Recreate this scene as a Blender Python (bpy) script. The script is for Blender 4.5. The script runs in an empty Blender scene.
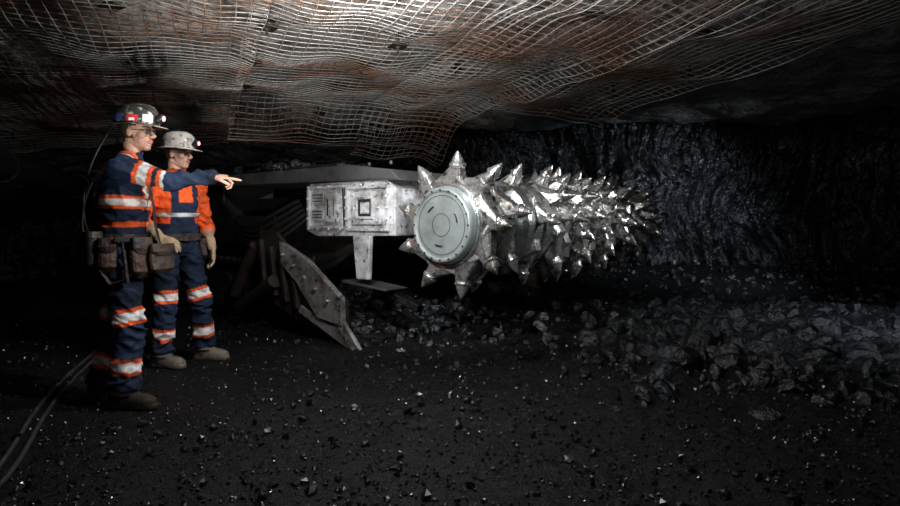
import bpy, math, random
import numpy as np
from mathutils import Vector, Matrix, noise as mn
random.seed(7); rng=np.random.RandomState(7)
S=bpy.context.scene
COL=S.collection
S.view_settings.view_transform='Standard'
# ------------------------------------------------------------------ noise
def _h(ix,iy,iz,seed):
    n=(ix*374761393+iy*668265263+iz*2147483647+seed*974634777)&0xffffffff
    n=((n^(n>>13))*1274126177)&0xffffffff
    n=(n^(n>>16))&0xffffffff
    return n/4294967295.0*2-1
def vn(x,y,z=0.0,seed=0):
    x=np.asarray(x,float);y=np.asarray(y,float);z=np.zeros_like(x)+z
    ix=np.floor(x).astype(np.int64);iy=np.floor(y).astype(np.int64);iz=np.floor(z).astype(np.int64)
    fx=x-ix;fy=y-iy;fz=z-iz
    fx=fx*fx*(3-2*fx);fy=fy*fy*(3-2*fy);fz=fz*fz*(3-2*fz)
    r=0
    for a in (0,1):
        for b in (0,1):
            for c in (0,1):
                w=(fx if a else 1-fx)*(fy if b else 1-fy)*(fz if c else 1-fz)
                r=r+w*_h(ix+a,iy+b,iz+c,seed)
    return r
def fbm(x,y,z=0.0,oct=4,seed=0,gain=.5):
    r=0;a=1.0;f=1.0
    for i in range(oct):
        r=r+a*vn(np.asarray(x)*f,np.asarray(y)*f,np.asarray(z)*f,seed+i);a*=gain;f*=2.03
    return r
def sst(x,a,b):
    t=np.clip((np.asarray(x,float)-a)/(b-a),0,1);return t*t*(3-2*t)
# ------------------------------------------------------------------ materials
def mat(name,base=(.5,.5,.5),rough=.5,metal=0.0,noise=None,bump=None,attr=None,emis=None,spec=.5,rough2=None):
    m=bpy.data.materials.new(name);m.use_nodes=True
    nt=m.node_tree;N=nt.nodes;L=nt.links;b=N['Principled BSDF']
    b.inputs['Base Color'].default_value=(*base,1);b.inputs['Roughness'].default_value=rough
    b.inputs['Metallic'].default_value=metal;b.inputs['Specular IOR Level'].default_value=spec
    tc=N.new('ShaderNodeTexCoord')
    csock=None
    if attr:
        a=N.new('ShaderNodeAttribute');a.attribute_name=attr;csock=a.outputs['Color']
    if noise: # (scale, color2, lo, hi, [stretch]) or list of such
        for q,nz in enumerate(noise if isinstance(noise,list) else [noise]):
            sc,c2,lo,hi=nz[:4]
            n=N.new('ShaderNodeTexNoise');n.inputs['Scale'].default_value=sc;n.inputs['Detail'].default_value=8
            n.inputs['Roughness'].default_value=.65
            if len(nz)>4:
                mp=N.new('ShaderNodeMapping');mp.inputs['Scale'].default_value=nz[4];L.new(tc.outputs['Object'],mp.inputs[0]);L.new(mp.outputs[0],n.inputs['Vector'])
            else: L.new(tc.outputs['Object'],n.inputs['Vector'])
            r=N.new('ShaderNodeMapRange');r.inputs[1].default_value=lo;r.inputs[2].default_value=hi
            L.new(n.outputs[0],r.inputs[0])
            mx=N.new('ShaderNodeMix');mx.data_type='RGBA'
            L.new(r.outputs[0],mx.inputs[0])
            if csock: L.new(csock,mx.inputs[6])
            else: mx.inputs[6].default_value=(*base,1)
            mx.inputs[7].default_value=(*c2,1)
            csock=mx.outputs[2]
            if rough2 is not None and q==0:
                rr=N.new('ShaderNodeMapRange');rr.inputs[3].default_value=rough;rr.inputs[4].default_value=rough2
                L.new(r.outputs[0],rr.inputs[0]);L.new(rr.outputs[0],b.inputs['Roughness'])
    if csock: L.new(csock,b.inputs['Base Color'])
    if bump: # list of (kind, scale, strength, distance)
        prev=None
        for k,sc,st,di in bump:
            if k=='n':
                t=N.new('ShaderNodeTexNoise');t.inputs['Scale'].default_value=sc;t.inputs['Detail'].default_value=6;o=t.outputs[0]
            else:
                t=N.new('ShaderNodeTexVoronoi');t.inputs['Scale'].default_value=sc;o=t.outputs['Distance']
            L.new(tc.outputs['Object'],t.inputs['Vector'])
            bp=N.new('ShaderNodeBump');bp.inputs['Strength'].default_value=st;bp.inputs['Distance'].default_value=di
            L.new(o,bp.inputs['Height'])
            if prev: L.new(prev.outputs[0],bp.inputs['Normal'])
            prev=bp
        L.new(prev.outputs[0],b.inputs['Normal'])
    if emis:
        b.inputs['Emission Color'].default_value=(*emis[0],1);b.inputs['Emission Strength'].default_value=emis[1]
    return m
M_coalfloor=mat('coal_floor',(.003,.003,.0035),.5,0,[(9,(.010,.0095,.009),.45,.75),(90,(.03,.029,.028),.62,.75)],[('n',14,.8,.05),('n',60,1,.02),('n',150,.9,.01)],spec=.32)
M_coal=mat('coal_lump',(.004,.005,.0065),.33,0,(5,(.014,.018,.025),.48,.72),[('n',22,.9,.03),('n',70,.8,.012)],spec=.8)
M_coaldust=mat('coal_gravel',(.005,.005,.0055),.28,0,[(3,(.022,.022,.023),.5,.75),(47,(.2,.2,.2),.67,.74)],None,spec=.9)  # rare pale specks put glints into the gravel colour
M_coalwall=mat('coal_face',(.002,.0025,.0035),.22,0,(3,(.007,.009,.013),.48,.72,(1,1,.2)),[('n',7,.7,.06),('v',26,.6,.022),('n',80,.8,.012)],spec=1.0)
M_wallside=mat('coal_rib',(.006,.006,.006),.55,0,(4,(.016,.015,.013),.4,.7),[('n',8,.6,.06),('v',20,.5,.02)])
M_roof=mat('roof_rock',(.42,.395,.37),.85,0,[(2.2,(.20,.18,.16),.46,.66),(.75,(.14,.09,.06),.56,.68),(9,(.12,.10,.085),.56,.7)],[('n',5,.8,.09),('n',24,.8,.035),('v',11,.4,.03)],spec=.25)
M_wire=mat('galvanised_wire',(.66,.63,.59),.42,.25,(.9,(.42,.23,.15),.46,.58))
M_steel=mat('worn_steel',(.60,.63,.62),.2,.88,(7,(.10,.095,.09),.48,.66),[('n',30,.25,.01)],rough2=.45)
M_steelface=mat('machined_steel',(.48,.53,.52),.3,.65,(3,(.24,.27,.26),.42,.66),[('n',60,.12,.005)],rough2=.5)
M_bit=mat('bit_steel',(.78,.77,.74),.19,.88,(11,(.08,.065,.05),.47,.62),[('n',40,.4,.008)],rough2=.45)
M_paint=mat('worn_white_paint',(.60,.60,.615),.36,.25,[(4,(.20,.185,.17),.48,.66),(17,(.05,.045,.04),.56,.66)],[('n',35,.2,.006)])
M_boom=mat('scuffed_grey_steel',(.09,.09,.092),.45,.4,(4,(.03,.027,.025),.45,.7),[('n',25,.4,.01)])
M_plate=mat('scraped_pan_steel',(.50,.48,.47),.34,.45,[(3,(.14,.105,.08),.45,.62),(14,(.035,.03,.027),.53,.65)],[('n',25,.5,.012)])
M_darksteel=mat('dirty_steel',(.03,.028,.027),.5,.5,(5,(.08,.055,.042),.52,.75),[('n',20,.4,.02)])
M_rust=mat('rusty_steel',(.05,.035,.027),.6,.3,(6,(.015,.014,.013),.4,.62),[('n',30,.4,.01)])
M_rubber=mat('black_rubber',(.012,.012,.012),.5)
M_cloth=mat('work_cloth',(.1,.1,.1),.82,0,(22,(.03,.025,.022),.52,.85),[('n',120,.25,.004)],attr='Col',spec=.2)
M_skin=mat('skin',(.5,.3,.2),.5,0,(30,(.16,.09,.06),.55,.9),None,attr='Col')
M_leather=mat('worn_leather',(.06,.03,.018),.6,0,(11,(.014,.01,.008),.40,.60),[('n',12,.8,.03),('n',60,.3,.004)])
M_blk=mat('black_plastic',(.02,.02,.02),.4)
M_glove=mat('tan_glove',(.42,.31,.19),.8,0,(20,(.18,.12,.08),.5,.75),[('n',90,.4,.004)])
M_hatdark=mat('camo_hard_hat',(.035,.037,.03),.35,0,(16,(.36,.34,.28),.54,.60))
M_hatwhite=mat('stained_white_hard_hat',(.78,.74,.66),.35,0,(16,(.2,.12,.07),.52,.62))
M_refl=mat('reflective_tape',(.85,.85,.85),.35)
M_red=mat('red_sticker',(.55,.04,.04),.4)
M_blue=mat('blue_sticker',(.05,.09,.35),.4)
M_lamp=mat('cap_lamp_led',(1,.6,.6),.3,0,emis=((1,.16,.24),5))
M_eye=mat('eye_white',(.7,.68,.65),.2); M_iris=mat('iris',(.05,.03,.02),.2)
M_glass=mat('glass_lens',(.06,.06,.07),.08)
# ------------------------------------------------------------------ geometry accumulator
class Geo:
    def __init__(s,T=None): s.v=[];s.f=[];s.m=[];s.T=T;s.mi=0
    def add(s,vs,fs):
        o=len(s.v)
        for p in vs:
            p=Vector(p)
            if s.T: p=s.T@p
            s.v.append(tuple(p))
        for f in fs: s.f.append([i+o for i in f]);s.m.append(s.mi)
    def box(s,x0,x1,y0,y1,z0,z1,R=None,c=None):
        vs=[Vector((x,y,z)) for x in (x0,x1) for y in (y0,y1) for z in (z0,z1)]
        if R is not None: vs=[R@p+(c or Vector()) for p in vs]
        s.add(vs,[(0,1,3,2),(4,6,7,5),(0,4,5,1),(2,3,7,6),(0,2,6,4),(1,5,7,3)])
    def prism(s,poly,x0,x1): # poly in (y,z), extruded on x
        n=len(poly)
        vs=[(x0,a,b) for a,b in poly]+[(x1,a,b) for a,b in poly]
        fs=[tuple(range(n))[::-1],tuple(range(n,2*n))]+[(i,(i+1)%n,n+(i+1)%n,n+i) for i in range(n)]
        s.add(vs,fs)
    def loft(s,pts,rad,hint=(0,1,0),n=14,power=None):
        pts=[Vector(p) for p in pts];R=[r if isinstance(r,(tuple,list)) else (r,r) for r in rad]
        vs=[];fs=[];K=len(pts);h=Vector(hint)
        for i,p in enumerate(pts):
            t=(pts[min(i+1,K-1)]-pts[max(i-1,0)]).normalized()
            sd=h-t*h.dot(t)
            if sd.length<1e-3: sd=Vector((1,0.02,0))-t*t.x
            sd.normalize();nn=t.cross(sd)
            for k in range(n):
                a=2*math.pi*k/n;c,sn=math.cos(a),math.sin(a)
                if power: c=math.copysign(abs(c)**power,c);sn=math.copysign(abs(sn)**power,sn)
                vs.append(p+sd*c*R[i][0]+nn*sn*R[i][1])
        for i in range(K-1):
            for k in range(n):
                a=i*n+k;b=i*n+(k+1)%n;fs.append((a,b,b+n,a+n))
        fs.append(tuple(range(n))[::-1]);fs.append(tuple((K-1)*n+k for k in range(n)))
        s.add(vs,fs)
    def cyl(s,a,b,r0,r1=None,n=16): s.loft([a,b],[r0,r0 if r1 is None else r1],hint=(.31,.9,.17),n=n)
    def ell(s,c,r,R=None,nu=14,nv=9):
        vs=[];fs=[];c=Vector(c);r=r if isinstance(r,(tuple,list)) else (r,r,r)
        for j in range(1,nv):
            ph=math.pi*j/nv
            for i in range(nu):
                th=2*math.pi*i/nu
                p=Vector((r[0]*math.sin(ph)*math.cos(th),r[1]*math.sin(ph)*math.sin(th),r[2]*math.cos(ph)))
                if R is not None:p=R@p
                vs.append(c+p)
        t=Vector((0,0,r[2]));
        if R is not None:t=R@t
        T=len(vs);vs.append(c+t);vs.append(c-t)
        for j in range(nv-2):
            for i in range(nu):
                a=j*nu+i;b=j*nu+(i+1)%nu;fs.append((a,a+nu,b+nu,b))
        for i in range(nu):
            fs.append((T,i,(i+1)%nu));o=(nv-2)*nu;fs.append((T+1,o+(i+1)%nu,o+i))
        s.add(vs,fs)
    def cap(s,pts,rad,n=12): # capsule chain
        s.loft(pts,rad,hint=(.13,.95,.21),n=n)
        for p,r in zip(pts,rad): s.ell(p,r if not isinstance(r,tuple) else min(r),nu=n,nv=7)
    def obj(s,name,mats,parent=None,smooth=False,bevel=0,mw=None):
        me=bpy.data.meshes.new(name);me.from_pydata(s.v,[],s.f)
        mats=mats if isinstance(mats,(list,tuple)) else [mats]
        for m in mats: me.materials.append(m)
        me.polygons.foreach_set('material_index',s.m)
        if smooth: me.polygons.foreach_set('use_smooth',[True]*len(s.f))
        me.update();o=bpy.data.objects.new(name,me);COL.objects.link(o)
        if parent:o.parent=parent
        if bevel:
            b=o.modifiers.new('b','BEVEL');b.width=bevel;b.segments=2;b.limit_method='ANGLE'
        return o
def empty(name,loc=(0,0,0),rz=0):
    e=bpy.data.objects.new(name,None);COL.objects.link(e);e.location=loc;e.rotation_euler=(0,0,rz);e.empty_display_size=.1;return e
def remesh(g,name,mt,vox,smooth=3,parent=None,post=None,paint=None):
    o=g.obj('tmp',[mt])
    r=o.modifiers.new('r','REMESH');r.mode='VOXEL';r.voxel_size=vox
    if smooth:
        k=o.modifiers.new('s','SMOOTH');k.iterations=smooth;k.factor=.5
    dg=bpy.context.evaluated_depsgraph_get();dg.update()
    me=bpy.data.meshes.new_from_object(o.evaluated_get(dg))
    bpy.data.objects.remove(o);me.name=name
    n=len(me.vertices);co=np.empty(n*3);me.vertices.foreach_get('co',co);co=co.reshape(-1,3)
    nr=np.empty(n*3);me.vertex_normals.foreach_get('vector',nr);nr=nr.reshape(-1,3)
    base=co.copy()
    if post is not None:
        co=co+nr*post(base)[:,None];me.vertices.foreach_set('co',co.ravel())
    if paint is not None:
        c=paint(base,nr);a=me.color_attributes.new('Col','FLOAT_COLOR','POINT')
        c4=np.ones((n,4));c4[:,:3]=c;a.data.foreach_set('color',c4.ravel())
    me.materials.clear();me.materials.append(mt)
    me.polygons.foreach_set('use_smooth',[True]*len(me.polygons));me.update()
    ob=bpy.data.objects.new(name,me);COL.objects.link(ob)
    if parent:ob.parent=parent
    return ob
def wire(name,lines,r,mt,parent=None,res=1,nurbs=False):
    cu=bpy.data.curves.new(name,'CURVE');cu.dimensions='3D';cu.bevel_depth=r;cu.bevel_resolution=res
    for l in lines:
        sp=cu.splines.new('POLY' if not nurbs else 'NURBS');sp.points.add(len(l)-1)
        sp.points.foreach_set('co',[c for p in l for c in (p[0],p[1],p[2],1)])
        if nurbs: sp.order_u=4;sp.use_endpoint_u=True
    cu.materials.append(mt);o=bpy.data.objects.new(name,cu);COL.objects.link(o)
    if parent:o.parent=parent
    return o
def gridobj(name,X,Y,Z,mt,smooth=True):
    ny,nx=X.shape
    v=np.stack([X,Y,Z],-1).reshape(-1,3)
    i=np.arange((ny-1)*nx).reshape(ny-1,nx)[:,:-1].ravel()
    f=np.stack([i,i+1,i+nx+1,i+nx],-1)
    me=bpy.data.meshes.new(name);me.from_pydata(v.tolist(),[],f.tolist());me.materials.append(mt)
    if smooth:me.polygons.foreach_set('use_smooth',[True]*len(f))
    me.update();o=bpy.data.objects.new(name,me);COL.objects.link(o);return o
# ------------------------------------------------------------------ mine entry shell
def floor_z(x,y):
    x=np.asarray(x,float);y=np.asarray(y,float)
    z=.36*sst(y,6.6,9.6)*sst(x,-1.2,.6)
    z=z+.26*np.exp(-((x-3.7)/1.3)**2-((y-5.3)/1.1)**2)
    z=z+.20*np.exp(-((x-1.9)/1.3)**2-((y-6.6)/.8)**2)*sst(x,.2,1.2)
    und=.035*fbm(x*1.1,y*1.1,0,3,5)
    mask=1-np.exp(-(((x+2.0)/.7)**2+((y-4.2)/1.0)**2)**2)
    z=z+und*mask+.014*fbm(x*7,y*7,0,3,9)*mask
    return z
yy=np.concatenate([np.linspace(-2,2,20)[:-1],np.linspace(2,7,240)[:-1],np.linspace(7,16,110)])
xx=np.linspace(-10,10,520)
X,Y=np.meshgrid(xx,yy)
gridobj('floor',X,Y,floor_z(X,Y),M_coalfloor)
def ceil_base(x,y): return 2.8-.42*sst(y,10.5,15)-.50*sst(-x,3.2,8.8)
def ceil_z(x,y):
    z=ceil_base(x,y)
    z=z+.10*fbm(x*.55+3,y*.55,0,4,21)+.035*np.round(fbm(x*.9,y*.9,0,3,33)*2.2)/1.2
    return z
xx=np.linspace(-10,10,300);yy=np.linspace(-2,16,280);X,Y=np.meshgrid(xx,yy)
gridobj('ceiling',X,Y,ceil_z(X,Y)+.018*fbm(X*4,Y*4,0,3,2),M_roof)
def wallobj(name,poly,mt,amp=.12,res=26):
    P=[];
    for a,b in zip(poly[:-1],poly[1:]):
        L=math.dist(a,b);n=max(2,int(L*res))
        for k in range(n):P.append((a[0]+(b[0]-a[0])*k/n,a[1]+(b[1]-a[1])*k/n))
    P.append(poly[-1]);P=np.array(P)
    for _ in range(30): P[1:-1]=(P[:-2]+P[2:]+2*P[1:-1])/4
    t=np.gradient(P,axis=0);t/=np.linalg.norm(t,axis=1)[:,None];nx,ny=t[:,1],-t[:,0]
    zs=np.linspace(-.4,3.3,140);s=np.cumsum(np.r_[0,np.linalg.norm(np.diff(P,axis=0),axis=1)])
    SS,ZZ=np.meshgrid(s,zs)
    W=SS+.22*fbm(SS*.8,ZZ*.8,0,3,77);V=ZZ+.12*fbm(SS*1.7,ZZ*1.7,0,3,78)
    d=amp*1.6*fbm(W*.8,ZZ*.5,0,3,40)+.14*np.abs(fbm(W*4,V*1.1,0,3,50))+.030*np.round(2*fbm(W*4.3,V*2.4,0,3,60))+.03*fbm(W*13,V*6,0,3,65)
    gridobj(name,P[:,0][None,:]+nx[None,:]*d,P[:,1][None,:]+ny[None,:]*d,ZZ,mt,smooth=False)
wallobj('wall_left',[(-8.8,-2),(-8.8,8),(-8,14.5)],M_wallside,res=10)
wallobj('wall_back',[(-8.2,14.6),(-2.2,14.4),(-1.3,11.2),(1,10.7),(5,10.2),(7.6,8.6)],M_coalwall,res=42)
wallobj('wall_right',[(7.5,8.8),(8.8,6.5),(9,-2)],M_wallside,res=10)
# roof bolting mesh sheets
e1=np.array((-.38,.925));e2=np.array((.925,.38))
def sheet(name,q0,q1,p0,p1,dz,droop,seed,sp=.1,fray=0.0):
    def zf(p,q):
        x=e1[0]*p+e2[0]*q;y=e1[1]*p+e2[1]*q
        sag=.05*(1-np.cos(2*math.pi*p/1.25))/2*(1-np.cos(2*math.pi*(q-q0)/.85))/2
        z=ceil_base(x,y)+.05*fbm(x*.55+3,y*.55,0,2,21)-.14-dz-sag
        z=z-droop*sst(p,p1-1.3,p1)**1.3-.03*fbm(p*1.5,q*1.5,0,2,seed)
        z=z-.12*sst(q,q1-.25,q1)*(.5+.5*vn(p*1.3,0,0,seed))
        xo=.02*fbm(p*2,q*2,0,2,seed+3)
        return np.stack([x+xo,y+xo*.5,z],-1)
    lines=[]
    for q in np.arange(q0,q1+.001,sp):
        e=p1-fray*abs(vn(np.array([q*3.0]),0.0,0,seed+7)[0])
        p=np.arange(p0,e,.1);lines.append(zf(p,np.full_like(p,q)))
    for p in np.arange(p0,p1+.001,sp):
        q=np.arange(q0,q1+.05,.1);lines.append(zf(np.full_like(q,p),q)+np.array([0,0,.008]))
    return wire(name,[l.tolist() for l in lines],.0037,M_wire,res=0)
roof=empty('roof_mesh')
for i,a in enumerate([(3.15,4.8,-.5,6.55,.05,.16,11),(.3,3.3,-.5,8.7,.0,.42,12),(-2.9,.45,-1,10.6,.03,.15,13),(-6.2,-2.75,-1,12,.0,.1,14),(-9.2,-6.0,0,12.5,.02,.1,15)]):
    o=sheet('mesh_sheet_%d'%(i+1),*a,fray=.25 if i<2 else 0);o.parent=roof
o=sheet('mesh_overlap_strip',1.9,3.2,1.0,8.3,.08,.5,16,sp=.1);o.parent=roof
# roof bolts and plates
g=Geo()
for i in range(11):
    for j in range(14):
        p=-.2+i*1.25;q=-9+j*1.05
        x=e1[0]*p+e2[0]*q;y=e1[1]*p+e2[1]*q
        if abs(x)>8.5 or y<0 or y>13.5 or q>4.9: continue
        z=float(ceil_z(np.array([x]),np.array([y]))[0])-.12
        R=Matrix.Rotation(random.uniform(0,1.5),3,'Z')
        g.box(-.07,.07,-.07,.07,-.004,.004,R,Vector((x,y,z)));g.cyl((x,y,z+.2),(x,y,z-.05),.011,n=8);g.cyl((x,y,z-.02),(x,y,z+.002),.024,n=6)
g.obj('roof_bolts',M_rust,parent=roof)
# services pipe on the left
g=Geo();g.loft([(-4.2,4.0,1.78),(-4.6,5.5,1.76),(-5.2,7.5,1.74),(-6.2,10.5,1.68),(-6.9,13,1.66)],[.15]*5,n=24)
for p,q in (((-4.95,6.6,1.75),(-4.99,6.72,1.75)),((-5.85,9.4,1.70),(-5.89,9.52,1.70))): g.cyl(p,q,.19,n=24)
for x,y in ((-4.6,5.5),(-5.5,8.4),(-6.5,11.6)): g.cyl((x,y,1.6),(x,y,2.12),.008,n=6)
g.obj('water_pipe',M_darksteel,smooth=False)
# ------------------------------------------------------------------ coal rubble
def rocks(name,specs,mt,sub=1):
    import bmesh
    bm=bmesh.new();bmesh.ops.create_icosphere(bm,subdivisions=sub,radius=1)
    tv=np.array([v.co[:] for v in bm.verts]);tf=np.array([[v.index for v in f.verts] for f in bm.faces]);bm.free()
    V=[];F=[];o=0
    # blocky templates: clip the sphere by random planes so lumps break along flat faces
    T=[]
    for k in range(24):
        v=tv*rng.uniform(.75,1.05,(len(tv),1)) if sub==1 else tv.copy()
        if sub==1: v=tv*rng.uniform(.55,1.15,(len(tv),1))
        else:
            for q in range(9):
                n=rng.normal(size=3);n/=np.linalg.norm(n);h=rng.uniform(.45,.8)
                dd=v@n-h;m=dd>0;v[m]-=dd[m][:,None]*n
            v=v*rng.uniform(.96,1.04,(len(tv),1))
        T.append(v)
    for x,y,z,s in specs:
        v=T[rng.randint(24)]*rng.uniform(.6,1.15,3)*s
        a,b,c=rng.uniform(0,6.28,3)
        R=np.array(Matrix.Rotation(a,3,'Z')@Matrix.Rotation(b,3,'X'))
        V.append(v@R.T+np.array((x,y,z)));F.append(tf+o);o+=len(tv)
    me=bpy.data.meshes.new(name);me.from_pydata(np.concatenate(V).tolist(),[],np.concatenate(F).tolist());me.materials.append(mt)
    ob=bpy.data.objects.new(name,me);COL.objects.link(ob);return ob
sp=[]
for i in range(26000):
    y=1.9+6*rng.rand()**1.3;x=rng.uniform(-.85,.85)*y
    s=.003+.012*rng.rand()**4
    sp.append((x,y,float(floor_z(x,y))+s*.4,s))
for i in range(1300):
    y=2.2+5*rng.rand();x=rng.uniform(-.8,.9)*y
    if -2.7<x<-1.3 and 3.4<y<5.4: continue
    s=.012+.025*rng.rand()**3
    sp.append((x,y,float(floor_z(x,y))+s*.3,s))
rocks('coal_gravel',sp,M_coaldust)
sp=[]
for i in range(5600):
    x=rng.normal(3.7,1.0);y=rng.normal(5.3,.9)
    if y<3.3 or x<.8 or x>7: continue
    s=(.015+.15*rng.rand()**3.6)*min(1,.4+.6*(y-3.0)/1.6)
    sp.append((x,y,float(floor_z(x,y))+s*.15,s))
for i in range(900):
    x=rng.uniform(-.9,6.5);y=rng.uniform(6.4,9.7)
    s=.02+.06*rng.rand()**2.5
    sp.append((x,y,float(floor_z(x,y))+s*.1,s))
for i in range(160):
    x=rng.uniform(-.4,3);y=rng.uniform(4.4,6.5);s=.02+.05*rng.rand()**2
    sp.append((x,y,float(floor_z(x,y))+s*.2,s))
rocks('coal_pile',sp,M_coal,2)
L=[]
for off in (0,.07):
    L.append([(x+off,y,float(floor_z(x+off,y))+.014) for x,y in ((-1.85,1.7),(-1.9,2.2),(-2.05,2.7),(-2.35,3.3),(-2.72,4.1),(-3.1,5.2),(-3.5,6.5))])
wire('trailing_cable',L,.012,M_boom,nurbs=True,res=3)
# ------------------------------------------------------------------ continuous mining machine
a=Vector((.63,.777,0)).normalized();b=Vector((-a.y,a.x,0))
O=Vector((-.02,4.8,0))
# local axes: x=u along drum (away), y=v backwards along machine, z up
TM=Matrix(((a.x,b.x,0,O.x),(a.y,b.y,0,O.y),(0,0,1,0),(0,0,0,1)))
MACH=empty('continuous_mining_machine')
DZ=1.12
def ring(g,prof,n=48): # lathe profile (u,r) around drum axis
    vs=[];fs=[];K=len(prof)
    for u,r in prof:
        for k in range(n):
            t=2*math.pi*k/n;vs.append((u,r*math.cos(t),DZ+r*math.sin(t)))
    for i in range(K-1):
        for k in range(n):
            p=i*n+k;q=i*n+(k+1)%n;fs.append((p,q,q+n,p+n))
    fs.append(tuple(range(n)));fs.append(tuple((K-1)*n+k for k in range(n))[::-1])
    g.add(vs,fs)
g=Geo(TM)
ring(g,[(-.075,.20),(-.075,.285),(-.06,.30),(-.02,.305),(-.02,.33),(.0,.335),(.42,.335),(.44,.30),(.46,.27),(.58,.27),(.60,.33),(.62,.375),(.66,.385),(.72,.385),(.74,.35),(.90,.35),(.92,.375),(.95,.385),(1.03,.385),(1.06,.35),(2.55,.35),(2.58,.38),(2.64,.38),(2.66,.28),(2.86,.28),(2.88,.34),(3.5,.34),(3.55,.3),(3.56,.05)],64)
g.obj('drum_core',M_steel,parent=MACH,bevel=.006)
g=Geo(TM)
ring(g,[(-.078,.0005),(-.078,.262),(-.088,.268),(-.092,.28),(-.088,.292),(-.072,.302),(-.03,.312)][::-1],64)
g.obj('drum_end_plate',M_steelface,parent=MACH,smooth=False)
g=Geo(TM)
for k in range(20):
    t=2*math.pi*k/20;y,z=.277*math.cos(t),.277*math.sin(t)
    g.cyl((-.07,y,DZ+z),(-.099,y,DZ+z),.008,n=6)
for rr in (.235,.09):
    n=64
    for k in range(n):
        t=2*math.pi*k/n;g.box(-.002,.002,-.0125*rr/.235,.0125*rr/.235,-.002,.002,Matrix.Rotation(t+math.pi/2,3,'X'),Vector((-.079,rr*math.cos(t),DZ+rr*math.sin(t))))
for t0 in (40,150,268):
    for k in range(5):
        t=math.radians(t0+k*5);y,z=.165*math.cos(t),.165*math.sin(t)
        g.box(-.012,.008,-.004,.004,-.008,.008,Matrix.Rotation(t,3,'X'),Vector((-.078,y,DZ+z)))
g.obj('drum_end_bolts',M_darksteel,parent=MACH)
# bits
def bitgeo(g,u,ang,r0,tip,big=1.0,lean=.35,axl=0.0):
    er=Vector((0,math.cos(ang),math.sin(ang)));et=Vector((0,-math.sin(ang),math.cos(ang)));eu=Vector((1,0,0))
    C=Vector((u,0,DZ))
    L=tip-r0
    def P(r,t,x): return C+er*r+et*t+eu*x
    secs=[(r0-.06,-.05*big,.155*big,.085*big),(r0+.03,-.04*big,.135*big,.08*big),(r0+.18*L,-.015*big,.105*big,.07*big),(r0+.34*L,.012*big,.076*big,.058*big),(r0+.48*L,.032*big,.056*big,.048*big),(r0+.53*L,.038*big,.048*big,.044*big)]
    vs=[];fs=[]
    for i,(r,t,wt,wx) in enumerate(secs):
        for (su,st) in ((-1,-1),(-.55,-1.0),(.55,-1),(1,-1),(1,-.3),(1,1),(.55,1),(-.55,1),(-1,1),(-1,-.3)):
            k=.82 if abs(su)==1 and abs(st)==1 else 1
            vs.append(P(r,t+wt*st*k*(1.2 if st<0 else .8),wx*su*k+axl*(r-r0)))
    n=10
    for i in range(len(secs)-1):
        for k in range(n):
            p=i*n+k;q=i*n+(k+1)%n;fs.append((p,q,q+n,p+n))
    fs.append(tuple(range(n)));fs.append(tuple((len(secs)-1)*n+k for k in range(n))[::-1])
    g.add(vs,fs)
    d=(er*math.cos(lean)+et*math.sin(lean)+eu*axl).normalized()
    s=P(r0+.44*L,.03*big,axl*.4*L)
    Lr=.56*L/math.cos(lean)
    g.loft([s,s+d*Lr*.22,s+d*Lr*.24,s+d*Lr*.36,s+d*Lr*.38,s+d*Lr*.56,s+d*Lr*.84,s+d*Lr],[.044*big,.048*big,.058*big,.058*big,.048*big,.039*big,.019*big,.003],hint=(1,0,0),n=14)
g=Geo(TM)
J=lambda s:rng.uniform(-s,s)
for k in range(9): bitgeo(g,.10,2*math.pi*(k+.28)/9+J(.05),.31,.60,1.18,.25+J(.08),-.28)
for k in range(7): bitgeo(g,.34,2*math.pi*(k+.1)/7,.31,.57,1.05,.5,.1)
for k in range(5): bitgeo(g,.84,2*math.pi*(k+.35)/5,.33,.56,.95,.5,.0)
u=1.16;i=0
while u<2.56:
    for k in range(5):
        bitgeo(g,u+J(.02),i*.38+2*math.pi*k/5+J(.07),.33,.57+J(.015),1.07,.55+J(.12),.18*math.sin(i)+J(.1))
    u+=.155;i+=1
i=0;u=2.94
while u<3.5:
    for k in range(6): bitgeo(g,u,i*.4+2*math.pi*k/6+J(.07),.32,.57,1.03,.45+J(.1),.1+.25*(u>3.3))
    u+=.15;i+=1
g.obj('cutting_bits',M_bit,parent=MACH,bevel=.004)
# cutter boom / motor case
g=Geo(TM)
g.prism([(.62,1.02),(.62,1.44),(.72,1.52),(1.80,1.52),(1.86,1.46),(1.86,1.06),(1.70,1.0)],.04,.95)
g.prism([(.9,1.02),(.92,.62),(1.08,.62),(1.13,1.02)],.0,.05)   # hanging bracket
g.obj('motor_case',M_paint,parent=MACH,bevel=.012)
g=Geo(TM)
g.prism([(.5,1.50),(.62,1.60),(1.2,1.67),(3.5,1.67),(3.5,1.55),(.8,1.52)],-.02,.9)
g.prism([(.36,1.36),(.66,1.44),(.66,1.02),(.36,.96)],.46,.62)
g.prism([(-.05,1.02),(0,1.3),(.7,1.46),(.7,.96),(0,.92)],.48,.58)
g.prism([(-.05,1.02),(0,1.3),(.7,1.46),(.7,.96),(0,.92)],2.68,2.84)
g.prism([(.62,1.02),(.62,1.48),(1.86,1.5),(1.86,1.06)],2.6,3.45)
g.prism([(.95,.95),(.95,1.45),(3.4,1.5),(3.4,.9)],.95,2.6)
g.obj('cutter_boom',M_boom,parent=MACH,bevel=.012)
g=Geo(TM)
def panel(v0,v1,z0,z1,d=.02,u0=.04,t=.025): # frame
    g.box(u0-d,u0,v0,v1,z1-t,z1);g.box(u0-d,u0,v0,v1,z0,z0+t);g.box(u0-d,u0,v0,v0+t,z0+t,z1-t);g.box(u0-d,u0,v1-t,v1,z0+t,z1-t)
panel(.68,1.24,1.06,1.47,.03)
panel(1.28,1.80,1.08,1.49,.03)
g.box(.01,.04,.78,1.16,1.12,1.42)
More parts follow.
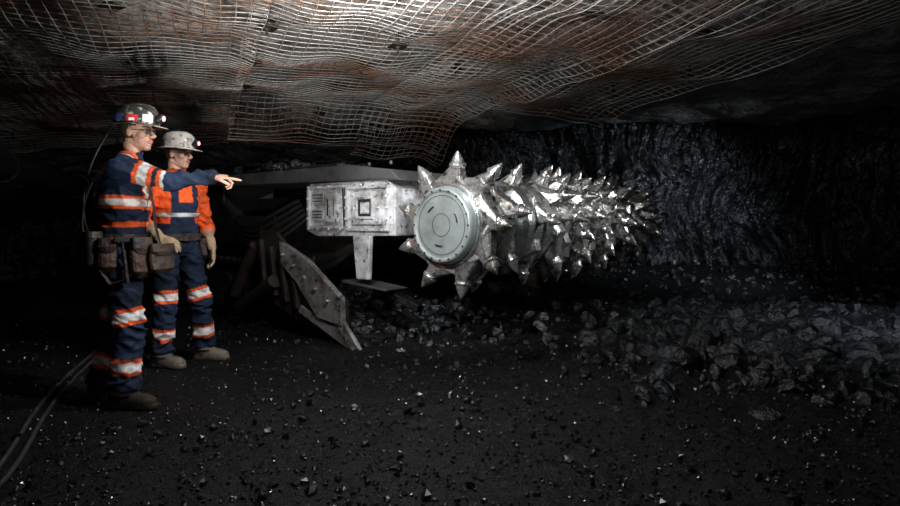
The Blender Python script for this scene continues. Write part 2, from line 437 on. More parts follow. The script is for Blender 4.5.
panel(.86,1.08,1.17,1.37,.018,.01,.02)
g.box(.0,.04,1.36,1.52,1.14,1.42);g.box(.015,.04,1.56,1.74,1.16,1.26);g.box(.015,.04,1.56,1.74,1.32,1.43)
g.box(-.004,.004,.93,1.01,1.225,1.315)
for v,z in [(v,z) for v in (.70,.86,1.02,1.215,1.30,1.47,1.63,1.775) for z in (1.075,1.48)]+[(v,z) for v in (.695,1.225,1.295,1.785) for z in (1.17,1.27,1.37)]:
    g.cyl((.012,v,z),(-.008,v,z),.014,n=6)
g.obj('motor_case_panels',M_paint,parent=MACH,bevel=.004)
g=Geo(TM)
panel(.885,1.055,1.195,1.345,.01,.012,.022)
g.box(.012,.03,.80,.85,1.14,1.40);g.box(.012,.03,1.09,1.14,1.14,1.40)
g.box(-.003,.0,1.47,1.49,1.2,1.36);g.box(-.003,.0,1.39,1.40,1.2,1.36)
for z in (1.18,1.21,1.24,1.34,1.37,1.40): g.box(.008,.02,1.58,1.72,z,z+.008)
g.cyl((.02,1.25,1.1),(.0,1.25,1.46),.012,n=8);g.cyl((.02,1.265,1.1),(.0,1.265,1.46),.008,n=8)
for v in np.arange(.75,3.4,.28): g.cyl((.12,v,1.66),(.12,v,1.69),.018,n=6)
g.box(.05,.5,1.4,2.2,1.665,1.70);g.box(.1,.4,2.5,3.0,1.665,1.72)
g.obj('motor_case_fittings',M_darksteel,parent=MACH,bevel=.003)
g=Geo(TM)
for v in (.81,1.13):
    for z in (1.15,1.27,1.39): g.cyl((.012,v,z),(-.004,v,z),.010,n=6)
g.obj('motor_case_bolts',M_paint,parent=MACH)
g=Geo(TM)
g.cyl((.25,1.2,.95),(.25,2.4,.55),.07);g.cyl((.25,1.9,.72),(.25,2.7,.45),.10)
g.cyl((2.9,1.2,.95),(2.9,2.7,.45),.1)
g.prism([(1.15,.98),(1.9,1.05),(2.3,.9),(2.2,.5),(1.6,.7)],.2,.55)
g.prism([(2.2,.25),(2.2,1.15),(2.6,1.42),(6.6,1.42),(6.8,1.0),(6.8,.3)],.55,2.9)
g.prism([(2.3,.9),(2.35,1.2),(6.5,1.2),(6.5,.9)],.0,.6)
g.prism([(3.5,1.2),(3.5,1.62),(4.4,1.62),(4.6,1.2)],.1,.8)
g.obj('chassis',M_darksteel,parent=MACH,bevel=.015)
# crawler track
g=Geo(TM)
for uu in (.0,2.6):
    n=60;v0,v1,zc,r=2.75,5.9,.36,.33
    per=2*(v1-v0)+2*math.pi*r
    for k in range(n):
        s=per*k/n
        if s<v1-v0: y,z,an=v0+s,zc+r,0
        elif s<v1-v0+math.pi*r: t=(s-(v1-v0))/r;y,z,an=v1+r*math.sin(t),zc+r*math.cos(t),-t
        elif s<2*(v1-v0)+math.pi*r: y,z,an=v1-(s-(v1-v0)-math.pi*r),zc-r,math.pi
        else: t=(s-2*(v1-v0)-math.pi*r)/r;y,z,an=v0-r*math.sin(t),zc-r*math.cos(t),math.pi-t
        R=Matrix.Rotation(an,3,'X');g.box(uu,uu+.5,-.062,.062,-.02,.02,R,Vector((0,y,z)));g.box(uu,uu+.5,-.015,.015,.0,.05,R,Vector((0,y,z)))
    g.prism([(v0,.12),(v0-.2,.36),(v0,.6),(v1,.6),(v1+.2,.36),(v1,.12)],uu+.06,uu+.44)
    for v in np.linspace(v0,v1,6): g.cyl((uu+.02,v,zc),(uu+.5,v,zc),.2,n=20)
g.obj('crawler_tracks',M_darksteel,parent=MACH)
# gathering head (loading apron)
g=Geo(TM)
g.prism([(2.03,.95),(1.61,.79),(1.11,.46),(1.10,.21),(1.44,.25),(1.77,.57),(2.0,.72)],-.16,-.10)
g.prism([(1.14,.22),(1.10,.25),(.86,.0),(.98,-.01),(1.75,.27),(1.72,.34),(1.3,.19)],-.14,-.10)
for k in range(9):
    t=k/9;v=1.12-.20*t;z=.22-.2*t
    g.box(-.15,-.09,v-.004+.02,v+.012+.02,z-.06,z+.0)
for k in range(5): g.cyl((-.19,1.28+.17*k,.42+.10*k),(-.15,1.28+.17*k,.42+.10*k),.016,n=6)
g.obj('gathering_head_side_plate',M_plate,parent=MACH,bevel=.006)
g=Geo(TM)
side=[(2.45,1.06),(2.18,1.04),(2.0,.9),(1.55,.68),(1.12,.40),(1.10,.20),(1.3,.08),(1.9,.2),(2.45,.4)]
g.prism(side,-.10,-.05);g.prism(side,3.55,3.62)
for k in range(4): g.prism([(1.75+k*.18,.3+.05*k),(1.80+k*.18,.3+.05*k),(1.88+k*.18,.75+.07*k),(1.83+k*.18,.75+.07*k)],-.15,-.1)
g.cyl((-.16,2.1,.55),(-.16,2.7,.25),.07);g.cyl((-.12,2.5,.9),(-.12,2.9,.35),.06)
g.obj('gathering_head_rear_side',M_rust,parent=MACH,bevel=.006)
g=Geo(TM)
g.prism([(1.02,.02),(1.0,.05),(2.3,.60),(2.4,.55),(2.3,.25)],-.05,3.55)
for uu in (.9,2.6):
    c=Vector((uu,1.6,.37))
    R=Matrix.Rotation(math.radians(22),3,'X')
    for k in range(5):
        R2=R@Matrix.Rotation(k*2*math.pi/5,3,'Z');g.box(.05,.42,-.05,.05,-.03,.05,R2,c)
    g.ell(c,(.17,.17,.08),R)
g.obj('gathering_head_deck',M_wallside,parent=MACH,bevel=.006)
g=Geo(TM);g.prism([(.72,.53),(.71,.545),(1.3,.60),(1.3,.57)],.02,.3)
g.obj('deflector_blade',M_boom,parent=MACH,bevel=.006)
specs=[]
for k in range(900):
    v=rng.uniform(.85,2.3);uu=rng.uniform(-.05,3.4);s=.02+.07*rng.rand()**2
    z=max(.05+(v-1.0)*.42,0.02)
    p=TM@Vector((uu,v,z));specs.append((p.x,p.y,z+s*.2,s))
rk=rocks('coal_on_apron',specs,M_coal,2);rk.parent=MACH
L=[]
for k in range(5):
    z0=1.45-.04*k
    L.append([tuple(TM@Vector(p)) for p in ((-.02+.03*k,1.9,z0-.1),(-.1,2.3,z0-.25-.05*k),(-.06,2.7,z0-.45),(.02,3.1,z0-.3),(.1,3.5,z0-.1))])
L.append([tuple(TM@Vector(p)) for p in ((.1,3.4,1.66),(-.05,3.9,1.55),(-.1,4.1,1.2),(.0,4.2,1.0))])
wire('hydraulic_hoses',L,.022,M_rubber,parent=MACH,nurbs=True,res=3)
specs=[]
for k in range(90):
    p=TM@Vector((rng.uniform(.1,.8),rng.uniform(1.7,3.4),1.70));s=rng.uniform(.02,.09);specs.append((p.x,p.y,1.69+s*.4,s))
rk=rocks('coal_on_boom',specs,M_coal,2);rk.parent=MACH
# ------------------------------------------------------------------ people
NAVY=np.array((.013,.024,.055));ORG=np.array((.90,.12,.025));WHT=np.array((.85,.84,.82));BOOT=np.array((.04,.032,.026));BELT=np.array((.03,.02,.015))
def segd(P,A,B):
    A=np.array(A);B=np.array(B);ab=B-A;t=np.clip(((P-A)@ab)/(ab@ab),0,1)
    return np.linalg.norm(P-(A+t[:,None]*ab),axis=1),t
def band(C,m,t,c,L,w=.05,o=.028):
    d=np.abs(t-c)*L
    C[m&(d<w/2+o)]=ORG;C[m&(d<w/2)]=WHT
def hand_geo(g,wr,d,pn,curl,thumb=.5,sc=1.0,fat=1.0):
    wr=Vector(wr);d=Vector(d).normalized();pn=Vector(pn);pn=(pn-d*pn.dot(d)).normalized();s=d.cross(pn)
    g.loft([wr-d*.03*sc,wr+d*.02*sc,wr+d*.06*sc,wr+d*.09*sc],[(.027*sc*fat,.019*sc*fat),(.032*sc*fat,.017*sc*fat),(.041*sc,.016*sc*fat),(.039*sc,.013*sc*fat)],hint=s,n=12)
    lens=[(.042,.026,.020),(.046,.030,.021),(.043,.027,.020),(.033,.020,.018)]
    for i in range(4):
        off=(-.03+.02*i)*sc
        p=wr+d*(.088-.004*abs(i-1))*sc+s*off;ang=0;pts=[p-d*.02*sc,p];rad=[.0095*fat*sc,.0095*fat*sc]
        for j,l in enumerate(lens[i]):
            ang+=curl[i]*(.55,.75,.5)[j]
            dd=d*math.cos(ang)+pn*math.sin(ang)+s*(.03*(i-1.5))
            p=p+dd*l*sc;pts.append(p);rad.append((.0088,.0080,.0068)[j]*fat*sc)
        g.cap(pts,rad,n=8)
    p=wr+d*.025*sc-s*.026*sc
    d1=(d*.75-s*.6+pn*.25).normalized();d2=(d*.93-s*.15+pn*.4*thumb).normalized()
    g.cap([p,p+d1*.04*sc,p+d1*.04*sc+d2*.03*sc,p+d1*.04*sc+d2*.053*sc],[.014*fat*sc,.0115*fat*sc,.0105*fat*sc,.008*fat*sc],n=8)
def boot(g,ank,dr):
    x,y,_=ank;d=Vector((math.cos(dr),math.sin(dr),0));s=Vector((-d.y,d.x,0));A=Vector((x,y,0))
    g.loft([A-d*.085+Vector((0,0,.055)),A-d*.05+Vector((0,0,.058)),A+Vector((0,0,.06)),A+d*.08+Vector((0,0,.05)),A+d*.15+Vector((0,0,.045)),A+d*.195+Vector((0,0,.038))],
           [(.032,.04),(.041,.058),(.043,.062),(.048,.05),(.05,.045),(.034,.03)],hint=s,n=16,power=.8)
    g.loft([A-d*.095+Vector((0,0,.016)),A-d*.06+Vector((0,0,.016)),A+d*.04+Vector((0,0,.016)),A+d*.12+Vector((0,0,.016)),A+d*.19+Vector((0,0,.016)),A+d*.212+Vector((0,0,.018))],
           [(.03,.016),(.043,.016),(.04,.016),(.053,.016),(.044,.016),(.02,.014)],hint=s,n=16,power=.6)
    g.cap([(x,y,.07),(x,y,.22)],[.055,.06])
def make_miner(E,J,style,head_yaw,head_pitch,foot):
    rx=lambda *k:[Vector(J[i]) for i in k]
    g=Geo()
    pel=Vector(J['pel']);wa=Vector(J['waist']);ch=Vector(J['chest']);ns=Vector(J['sh']);nk=Vector(J['neck'])
    g.loft([pel+Vector((0,0,-.10)),pel+Vector((0,0,-.04)),pel+Vector((0,0,.04)),wa,(wa+ch)/2,ch,(ch+ns)/2,ns,ns+Vector((.0,0,.05)),nk],
           [(.13,.10),(.178,.128),(.178,.13),(.162,.125),(.175,.135),(.19,.142),(.195,.13),(.165,.10),(.11,.075),(.062,.06)],hint=(0,1,0),n=24,power=.9)
    g.loft([nk-Vector((0,0,.05)),nk+Vector((0,0,.015))],[.082,.072],n=16) # collar
    for sd in 'RL':
        h,k,an=rx('hip'+sd,'knee'+sd,'ank'+sd)
        g.loft([h+Vector((0,0,.05)),h*.75+k*.25,h*.4+k*.6,k,k*.7+an*.3,k*.35+an*.65,an+Vector((0,0,.03)),an+Vector((0,0,-.01))],
               [(.105,.12),(.10,.112),(.086,.096),(.078,.084),(.080,.088),(.076,.082),(.074,.082),(.076,.086)],hint=(0,1,0),n=18)
        g.ell(k,(.084,.08,.09));g.ell(h,(.12,.11,.12))
        boot(g,an,foot[sd])
        s,e,w=rx('s'+sd,'e'+sd,'w'+sd)
        ez=e+(w-e)*(.42 if style==2 else .97)
        g.cap([s,s*.5+e*.5,e],[.078,.064,.057]);g.cap([e,e*.5+ez*.5,ez],[.057,.054,.045 if style==1 else .056])
        g.ell(s,(.085,.085,.08));g.ell(s*.6+ns*.4,(.09,.1,.075))
        if style==2: g.cap([e,w],[.044,.03])
    bones=[('torso',pel,ns,.16),('torso2',ns,nk,.12)]
    for sd in 'RL':
        bones+=[('th'+sd,J['hip'+sd],J['knee'+sd],.09),('sh'+sd,J['knee'+sd],J['ank'+sd],.08),('ua'+sd,J['s'+sd],J['e'+sd],.065),('fa'+sd,J['e'+sd],J['w'+sd],.05)]
    Ls={n:math.dist(tuple(A),tuple(B)) for n,A,B,_ in bones}
    def near(P):
        D=[];T=[]
        for n,A,B,r in bones:
            d,t=segd(P,tuple(A),tuple(B));D.append(d/r);T.append(t)
        D=np.array(D);i=D.argmin(0);return i,np.array(T)
    def post(P):
        i,T=near(P);n=len(P)
        amp=np.full(n,.010)
        for bi,(nm,*_) in enumerate(bones):
            m=i==bi;t=T[bi]
            if nm[:2] in('sh',): amp[m]=.010+.015*np.clip(t[m]*2-1,0,1)+.010*np.exp(-(t[m]/.15)**2)
            if nm[:2]=='th': amp[m]=.009+.010*np.exp(-((1-t[m])/.15)**2)+.010*np.exp(-(t[m]/.2)**2)
            if nm[:2] in('ua','fa'): amp[m]=.009+.006*np.exp(-((t[m] if nm[0]=='f' else 1-t[m])/.2)**2)
        wx=P[:,0]+.05*fbm(P[:,0]*5,P[:,1]*5,P[:,2]*5,2,66);wz=P[:,2]+.05*fbm(P[:,0]*5,P[:,1]*5,P[:,2]*5,2,67)
        f=1-2.4*np.abs(fbm(wx*8+P[:,1]*3,P[:,1]*8,wz*16+P[:,0]*5,2,70+style))
        d=amp*f+.004*fbm(P[:,0]*25,P[:,1]*25,P[:,2]*30,2,80)
        low=P[:,2]<.12
        d[low]*=.0
        if style==2:
            for sd in 'RL':
                bi=[b[0] for b in bones].index('fa'+sd);m=(i==bi)&(T[bi]>.45);d[m]*=.1
        return d
    def paint(P,Nn):
        i,T=near(P);C=np.tile(NAVY,(len(P),1));z=P[:,2]
        idx={b[0]:k for k,b in enumerate(bones)}
        tors=(i==idx['torso'])|(i==idx['torso2'])
        if style==1:
            c0=1.27;d=np.abs(z-c0+.03*P[:,0]);C[tors&(d<.040)]=ORG;C[tors&(d<.020)]=WHT
            C[tors&(np.abs(z-1.135)<.016)]=ORG
            st=tors&(np.abs(np.abs(P[:,1])-.09)<.03)&(z>1.3)&(P[:,0]>0);C[st]=ORG;C[st&(np.abs(np.abs(P[:,1])-.09)<.015)]=WHT
        else:
            C[tors&(z>1.06)]=ORG
            bib=tors&(z<1.30)&(P[:,0]>.03)&(np.abs(P[:,1])<.11);C[bib]=NAVY
            st=tors&(np.abs(np.abs(P[:,1])-.085)<.028)&(z>1.27);C[st]=NAVY
            C[tors&(np.abs(z-1.20)<.018)&(P[:,0]>0)]=WHT*.7;C[tors&(z<1.13)]=NAVY
            C[tors&(z>1.53)]=ORG
        for sd in 'RL':
            if style==1:
                k=idx['ua'+sd];band(C,i==k,T[k],.50,Ls['ua'+sd],.055,.026)
                m=(i==k)&(np.abs(T[k]-.90)*Ls['ua'+sd]<.011);C[m]=WHT*.8
                m=(i==k)&(np.abs(T[k]-.82)*Ls['ua'+sd]<.011);C[m]=ORG;m=(i==k)&(T[k]>.945);C[m]=NAVY
                k=idx['fa'+sd];m=(i==k)&(T[k]*Ls['fa'+sd]<.028)&(T[k]>.001);C[m]=ORG
                m=(i==k)&(T[k]>.86);C[m]=NAVY*.4
            else:
                k=idx['ua'+sd];C[i==k]=ORG
                k=idx['fa'+sd];m=i==k;C[m]=ORG;C[m&(T[k]>.42)]=np.array((.42,.24,.16))
            k=idx['th'+sd];band(C,i==k,T[k],.87,Ls['th'+sd],.055,.024)
            k=idx['sh'+sd];band(C,i==k,T[k],.60,Ls['sh'+sd],.055,.024)
        bc=BOOT if style==1 else np.array((.2,.17,.14))
        C[z<.115]=bc;C[z<.03]=bc*.4
        dirt=np.clip(.85+.45*fbm(P[:,0]*6,P[:,1]*6,P[:,2]*6,3,90),.35,1.1)
        return C*dirt[:,None]
    remesh(g,'clothed_body',M_cloth,.0075,3,E,post,paint)
    g=Geo()
    for sd in 'RL':
        h=J['h'+sd];hand_geo(g,J['w'+sd],h[0],h[1],h[2],h[3],1.0,1.05 if style==1 else 1.3)
    if style==1: 
        remesh(g,'hands',M_skin,.003,1,E,None,lambda P,N:np.tile(np.array((.42,.24,.17)),(len(P),1)))
    else:
        for sd in 'RL':
            w=Vector(J['w'+sd]);d=(Vector(J['e'+sd])-w).normalized();g.cap([w,w+d*.07],[.034,.042])
        remesh(g,'work_gloves',M_glove,.0035,1,E)
    H=Vector(J['head']);RH=Matrix.Rotation(head_yaw,3,'Z')@Matrix.Rotation(head_pitch,3,'Y')
    HM=Matrix.Translation(H)@RH.to_4x4()
    g=Geo()
    g.ell((-.012,0,.03),(.098,.077,.092),nu=24,nv=16)
    g.ell((.026,0,-.04),(.062,.058,.078),nu=20,nv=12)
    g.ell((.06,0,-.098),(.026,.03,.02));g.loft([(-.03,0,-.06),(.03,0,-.085),(.062,0,-.10)],[(.062,.03),(.05,.026),(.022,.016)],hint=(0,1,0))
    g.loft([(.082,0,.018),(.098,0,-.004),(.114,0,-.026),(.104,0,-.036)],[.007,.009,.013,.010],n=10)
    for s in(1,-1):
        g.ell((.098,s*.011,-.031),(.012,.009,.008));g.ell((.052,s*.04,-.02),(.03,.026,.028));g.ell((.078,s*.03,.024),(.014,.024,.008))
        g.ell((-.006,s*.078,-.008),(.018,.009,.031),Matrix.Rotation(-s*.3,3,'Z'));g.ell((.074,s*.031,.003),(.012,.014,.008))
    g.ell((.088,0,-.056),(.013,.024,.006));g.ell((.085,0,-.067),(.013,.021,.007));g.ell((.078,0,-.083),(.012,.022,.008))
    iH=HM.inverted();nb=iH@(nk-Vector((0,0,.06)))
    g.loft([nb,nb*.5+Vector((-.03,0,-.04))*.5+Vector((0,0,-.02)),Vector((-.03,0,-.03))],[.06,.055,.056],n=18)
    sk=np.array((.44,.25,.175) if style==1 else (.54,.32,.235))
    def hp(P,N):
        C=np.tile(sk,(len(P),1));x,y,z=P.T
        C[(z<-.045)&(x>.03)&(z>-.13)]*=np.array((.8,.76,.76))
        hair=(x<.004)&(z>-.045)&(np.abs(y)<.0765+.0*x)|((x<.03)&(z>.03));C[hair]=np.array((.045,.028,.018))
        C[(x<-.045)&(z>-.07)]=np.array((.045,.028,.018))
        C[(x>.06)&(np.abs(z-.028)<.005)&(np.abs(np.abs(y)-.032)<.02)]=np.array((.05,.03,.02))
        C[(x>.083)&(np.abs(z+.061)<.011)&(np.abs(y)<.024)]=np.array((.42,.17,.14))
        C[(x>.08)&(np.abs(z+.0615)<.002)&(np.abs(y)<.026)]=np.array((.12,.05,.04))
        return C
    hd=remesh(g,'head',M_skin,.0035,2,E,None,hp);hd.matrix_local=HM
    g=Geo()
    for s in (1,-1):
        g.mi=0;g.ell((.0775,s*.031,.003),(.010,.0125,.0065));g.mi=1;g.ell((.084,s*.031,.003),.0045)
    g.obj('eyes',[M_eye,M_iris],parent=E,smooth=True).matrix_local=HM
    # hard hat : dome + brim + ridges
    g=Geo();g.mi=0
    n=40;prof=[(1.0,.0),(.995,.25),(.965,.48),(.89,.68),(.74,.85),(.5,.95),(.25,.99),(.02,1.0)]
    vs=[];fs=[]
    zb=.046;HD=.132
    def base(t):
        return Vector((-.006+.136*math.cos(t),.110*math.sin(t),0))
    for r,h in prof:
        for k in range(n):
            t=2*math.pi*k/n;p=base(t)
            ridge=1+.035*math.exp(-(math.sin(t)*2.6/max(r,.25)*r)**2)*h
            vs.append((p.x*r,p.y*r,zb+HD*h*ridge))
    K=len(prof)
    for i in range(K-1):
        for k in range(n):p=i*n+k;q=i*n+(k+1)%n;fs.append((p,q,q+n,p+n))
    fs.append(tuple((K-1)*n+k for k in range(n)))
    g.add(vs,fs)
    vs=[];fs=[]
    for off,dz in((.99,.012),(1.0,0),(1.02,-.006),(1.02,-.010),(.97,-.004)):
        for k in range(n):
            t=2*math.pi*k/n;p=base(t);c=max(0,math.cos(t))
            e=(off-1)*p.length*3.5+ (.036*c**3+.016)*(1 if off>1.01 else 0)
            q=p+p.normalized()*e;vs.append((q.x,q.y,zb+dz-.012*(c**3)*(1 if off>1.01 else 0)))
    for i in range(4):
        for k in range(n):p=i*n+k;q=i*n+(k+1)%n;fs.append((p,q,q+n,p+n))
    g.add(vs,fs)
    g.mi=1;g.loft([(.125,0,zb+.03),(.155,0,zb+.032)],[(.026,.02),(.024,.018)],n=10)
    g.cyl((.138,0,zb+.045),(.172,0,zb+.041),.024,.027,n=20)
    g.mi=2;g.cyl((.1715,0,zb+.041),(.1745,0,zb+.0408),.016,n=20)
    def patch(t0,t1,h0,h1,mi):
        g.mi=mi;vs=[];fs=[];m=8
        for hh in np.linspace(h0,h1,4):
            r=np.interp(hh,[p[1] for p in prof],[p[0] for p in prof])
            for t in np.linspace(t0,t1,m):
                p=base(t)*float(r)*1.022;vs.append((p.x,p.y,zb+HD*1.015*hh))
        for i in range(3):
            for k in range(m-1):p=i*m+k;fs.append((p,p+1,p+m+1,p+m))
        g.add(vs,fs)
    if style==1:
        for s in (1,-1):
            patch(s*.35,s*.85,.08,.42,3);patch(s*1.05,s*1.55,.08,.38,4);patch(s*1.2,s*1.45,.1,.22,3);patch(s*1.8,s*2.3,.1,.40,5)
        patch(2.8,3.48,.15,.4,3)
    else:
        for s in (1,-1): patch(s*1.0,s*1.5,.12,.4,3);patch(s*2.0,s*2.3,.2,.4,5)
    hh=g.obj('hard_hat',[M_hatdark if style==1 else M_hatwhite,M_blk,M_lamp,M_refl,M_red,M_blue],parent=E,smooth=True);hh.matrix_local=HM
    g=Geo()
    for s in (1,-1):
        g.loft([(.094,s*.012,.002),(.096,s*.030,.002),(.086,s*.052,.002)],[(.014,.0015),(.017,.0015),(.013,.0015)],hint=(0,0,1),n=12)
        g.cyl((.086,s*.056,.008),(-.01,s*.081,.006),.0022,n=6)
    g.cyl((.096,-.014,.006),(.096,.014,.006),.002,n=6)
    g.obj('safety_glasses',M_glass,parent=E).matrix_local=HM
    z=pel.z+.055
    g=Geo()
    vs=[];fs=[];n=40
    for rr,zz in((.0,-.028),(.012,-.028),(.012,.028),(.0,.028)):
        for k in range(n):
            t=2*math.pi*k/n;c,s=math.cos(t),math.sin(t)
            c=math.copysign(abs(c)**.9,c);s=math.copysign(abs(s)**.9,s)
            vs.append((pel.x+(.140+rr)*c,(.184+rr)*s,z+zz))
    for i in range(4):
        for k in range(n):p=i*n+k;q=i*n+(k+1)%n;j=(i+1)%4;fs.append((p,q,j*n+(k+1)%n,j*n+k))
    g.add(vs,fs)
    g.box(pel.x+.148,pel.x+.16,-.03,.03,z-.03,z+.03)
    g.obj('tool_belt',M_leather,parent=E)
    return HM
def belt_items(E,items):
    for nm,mt,kind,c,sz,rz in items:
        g=Geo();R=Matrix.Rotation(rz,3,'Z');c=Vector(c)
        if kind=='pouch':
            x,y,zh=sz
            def q(px,py,pz): return c+R@Vector((px,py,pz))
            g.loft([q(0,0,-zh),q(.01,0,-zh*.7),q(0,0,0),q(-.003,0,zh)],[(y*.55,x*.6),(y*.95,x*1.05),(y,x),(y*.9,x*.7)],hint=R@Vector((0,1,0)),n=16,power=.75)
            g.loft([q(x*.3,0,zh*.2),q(x*.35,0,zh*.5),q(x*.2,0,zh*1.03)],[(y*.7,x*.8),(y*.98,x*.9),(y*.95,x*.7)],hint=R@Vector((0,1,0)),n=16,power=.7)
            g.cyl(q(x*1.1,0,zh*.4),q(x*1.3,0,zh*.4),.008,n=8)
        elif kind=='can':
            g.loft([c+Vector((0,0,-sz[2])),c+Vector((0,0,-sz[2]*.94)),c+Vector((0,0,sz[2]*.6)),c+Vector((0,0,sz[2]*.62)),c+Vector((0,0,sz[2]))],[(sz[1]*.92,sz[0]*.92),(sz[1],sz[0]),(sz[1],sz[0]),(sz[1]*1.06,sz[0]*1.06),(sz[1]*1.0,sz[0]*1.0)],hint=R@Vector((0,1,0)),n=20,power=.7)
        elif kind=='tool':
            g.cyl(c,c+Vector((.02,0,-sz[2])),.012,.014,n=10);g.cyl(c+Vector((0,0,.0)),c+Vector((-.01,0,.06)),.006,n=8);g.box(-.05,.03,-.012,.012,.05,.075,R,c)
        g.obj(nm,mt,parent=E,bevel=.004)
# --- miner (nearer, pointing)
E1=empty('coal_miner',(-2.07,3.8,0),math.radians(17))
J1=dict(pel=(0,0,.99),waist=(0,0,1.13),chest=(.02,0,1.33),sh=(.03,0,1.49),neck=(.045,0,1.575),head=(.085,0,1.72),
 hipR=(0,-.095,.93),kneeR=(.06,-.12,.51),ankR=(.03,-.13,.10),hipL=(-.01,.095,.93),kneeL=(-.06,.10,.52),ankL=(-.14,.11,.10),
 sR=(.03,-.185,1.475),eR=(.30,-.23,1.40),wR=(.545,-.22,1.43),hR=((1,-.05,-.02),(0,.25,-1),(.12,1.5,1.6,1.7),1.2),
 sL=(.02,.185,1.475),eL=(-.02,.26,1.18),wL=(.10,.24,.95),hL=((.3,-.05,-.9),(.2,-.9,0),(.7,.8,.85,.9),.7))
HM1=make_miner(E1,J1,1,math.radians(-24),math.radians(2),{'R':math.radians(-20),'L':math.radians(8)})
belt_items(E1,[('leather_tool_pouch',M_leather,'pouch',(.13,-.17,.93),(.035,.075,.12),-.7),
 ('side_pouch',M_leather,'pouch',(-.04,-.21,.95),(.035,.055,.10),-1.57),
 ('hammer',M_darksteel,'tool',(.05,-.235,.98),(.1,.1,.2),.3),
 ('cap_lamp_battery',M_blk,'can',(-.165,-.06,1.0),(.035,.07,.09),3.0),
 ('self_rescuer',M_darksteel,'can',(-.13,-.165,.99),(.05,.05,.1),2.2),
 ('notebook_pouch',M_leather,'pouch',(.24,-.12,.92),(.03,.10,.09),-.6)])
wire('lamp_cable',[[tuple(HM1@Vector(p)) for p in ((.14,0,.085),(.12,-.06,.15),(0,-.09,.165),(-.13,-.04,.09),(-.16,-.02,.04))]+[(-.12,-.04,1.62),(-.17,-.06,1.5),(-.2,-.08,1.33),(-.2,-.10,1.18),(-.18,-.08,1.09),(-.17,-.06,1.08)],
 [(-.10,-.15,1.45),(-.19,-.17,1.3),(-.2,-.17,1.12),(-.17,-.15,1.04)]],.006,M_rubber,E1,nurbs=True)
def strap(name,E,pts,w,mt):
    g=Geo();g.loft(pts,[(w,.004)]*len(pts),hint=(.3,.9,0),n=8);return g.obj(name,mt,parent=E)
strap('shoulder_strap',E1,[(.23,-.10,.99),(.20,-.08,1.12),(.185,-.06,1.25),(.165,-.08,1.36),(.11,-.11,1.48),(.03,-.12,1.558),(-.07,-.11,1.50),(-.12,-.1,1.40),(-.145,-.07,1.25),(-.145,-.05,1.1)],.018,M_leather)
strap('leg_strap',E1,[(.12,-.20,.86),(.06,-.225,.80),(-.02,-.235,.78),(-.07,-.225,.86),(-.05,-.21,.98)],.02,M_leather)
# --- second miner
E2=empty('coal_miner',(-2.20,4.82,0),math.radians(-34))
J2=dict(pel=(0,0,.97),waist=(0,0,1.11),chest=(.0,0,1.31),sh=(.0,0,1.465),neck=(.01,0,1.55),head=(.035,0,1.69),
 hipR=(0,-.095,.91),kneeR=(.03,-.11,.50),ankR=(.0,-.12,.10),hipL=(0,.095,.91),kneeL=(.07,.17,.51),ankL=(.04,.23,.10),
 sR=(.0,-.18,1.45),eR=(-.02,-.28,1.17),wR=(.16,-.22,1.02),hR=((.85,.4,-.3),(0,.6,-.7),(.6,.65,.7,.75),.6),
 sL=(.0,.18,1.45),eL=(.0,.255,1.16),wL=(.11,.25,.93),hL=((.25,-.05,-1),(-.3,-.9,0),(.45,.5,.55,.6),.5))
HM2=make_miner(E2,J2,2,math.radians(24),math.radians(3),{'R':math.radians(20),'L':math.radians(28)})
belt_items(E2,[('cap_lamp_battery',M_blk,'can',(-.165,.03,.98),(.035,.07,.09),3.0),
 ('self_rescuer',M_darksteel,'can',(-.05,-.20,.96),(.05,.05,.1),2.0),
 ('side_pouch',M_leather,'pouch',(.10,.17,.93),(.03,.05,.08),.9)])
wire('lamp_cable',[[tuple(HM2@Vector(p)) for p in ((.14,0,.085),(.12,.06,.15),(0,.09,.165),(-.13,.04,.09),(-.16,.02,.04))]+[(-.12,.04,1.6),(-.17,.06,1.5),(-.2,.08,1.33),(-.2,.08,1.18),(-.17,.05,1.06)]],.006,M_rubber,E2,nurbs=True)
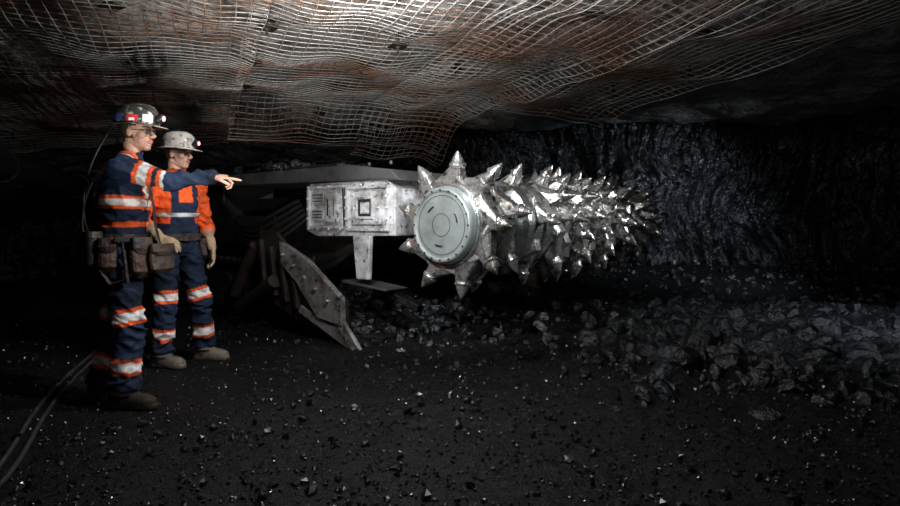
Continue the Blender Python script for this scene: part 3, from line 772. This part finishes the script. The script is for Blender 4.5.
# ------------------------------------------------------------------ lights
def light(kind,name,loc,target,energy,color=(1,1,1),size=.3,spot=None,blend=.6):
    l=bpy.data.lights.new(name,kind);l.energy=energy;l.color=color
    if kind=='AREA': l.shape='DISK';l.size=size
    else: l.shadow_soft_size=size
    if spot: l.spot_size=math.radians(spot);l.spot_blend=blend
    o=bpy.data.objects.new(name,l);COL.objects.link(o);o.location=loc
    d=Vector(target)-Vector(loc);o.rotation_euler=d.to_track_quat('-Z','Y').to_euler();return o
light('POINT','work_lamp_roof',(-.42,3.55,2.50),(0,0,0),105,(.95,.97,1),.04)
light('SPOT','flash_machine',(-1.0,2.7,2.35),(-.1,5.3,1.2),430,(.95,.98,1),.10,42,.7)
light('AREA','added_drum_softlight',(.9,2.6,2.35),(.4,5.4,1.1),12,(.95,.98,1),.4)  # soft light added out of view for highlights on the drum
light('SPOT','added_rim_light',(4.6,5.0,2.40),(1.0,5.9,1.1),480,(.93,.97,1),.10,34,.7)  # spot added off to the right to give the drum rim highlights
light('SPOT','flash_roof',(-.9,1.6,.7),(-1.3,6.0,2.8),450,(1,.98,.95),.12,54,1.0)
light('SPOT','flash_miners',(.4,2.75,2.35),(-2.0,4.0,1.0),150,(1,.97,.93),.10,42,.8)
light('SPOT','flash_floor',(-.2,.8,2.3),(-.5,3.7,0),50,(1,.97,.94),.08,60,1)
light('SPOT','added_coal_face_light',(5.7,5.4,2.2),(3.2,10.3,.8),680,(.72,.86,1),.08,52,1)  # cool spot added out of frame to brighten the coal face, not a mine fixture
light('SPOT','added_pile_light',(3.9,3.3,2.6),(3.8,5.4,.1),190,(.75,.87,1),.08,62,1)  # unseen overhead spot, added to light the coal heap bluish
w=bpy.data.worlds.new('mine_dark');S.world=w;w.use_nodes=True;w.node_tree.nodes['Background'].inputs[0].default_value=(.6,.7,.8,1);w.node_tree.nodes['Background'].inputs[1].default_value=.002
# ------------------------------------------------------------------ camera
c=bpy.data.cameras.new('camera');c.lens=24;c.sensor_width=36;c.shift_y=-33/900;c.clip_start=.05
co=bpy.data.objects.new('camera',c);COL.objects.link(co);co.location=(0,0,1.16);co.rotation_euler=(math.pi/2,0,0);S.camera=co
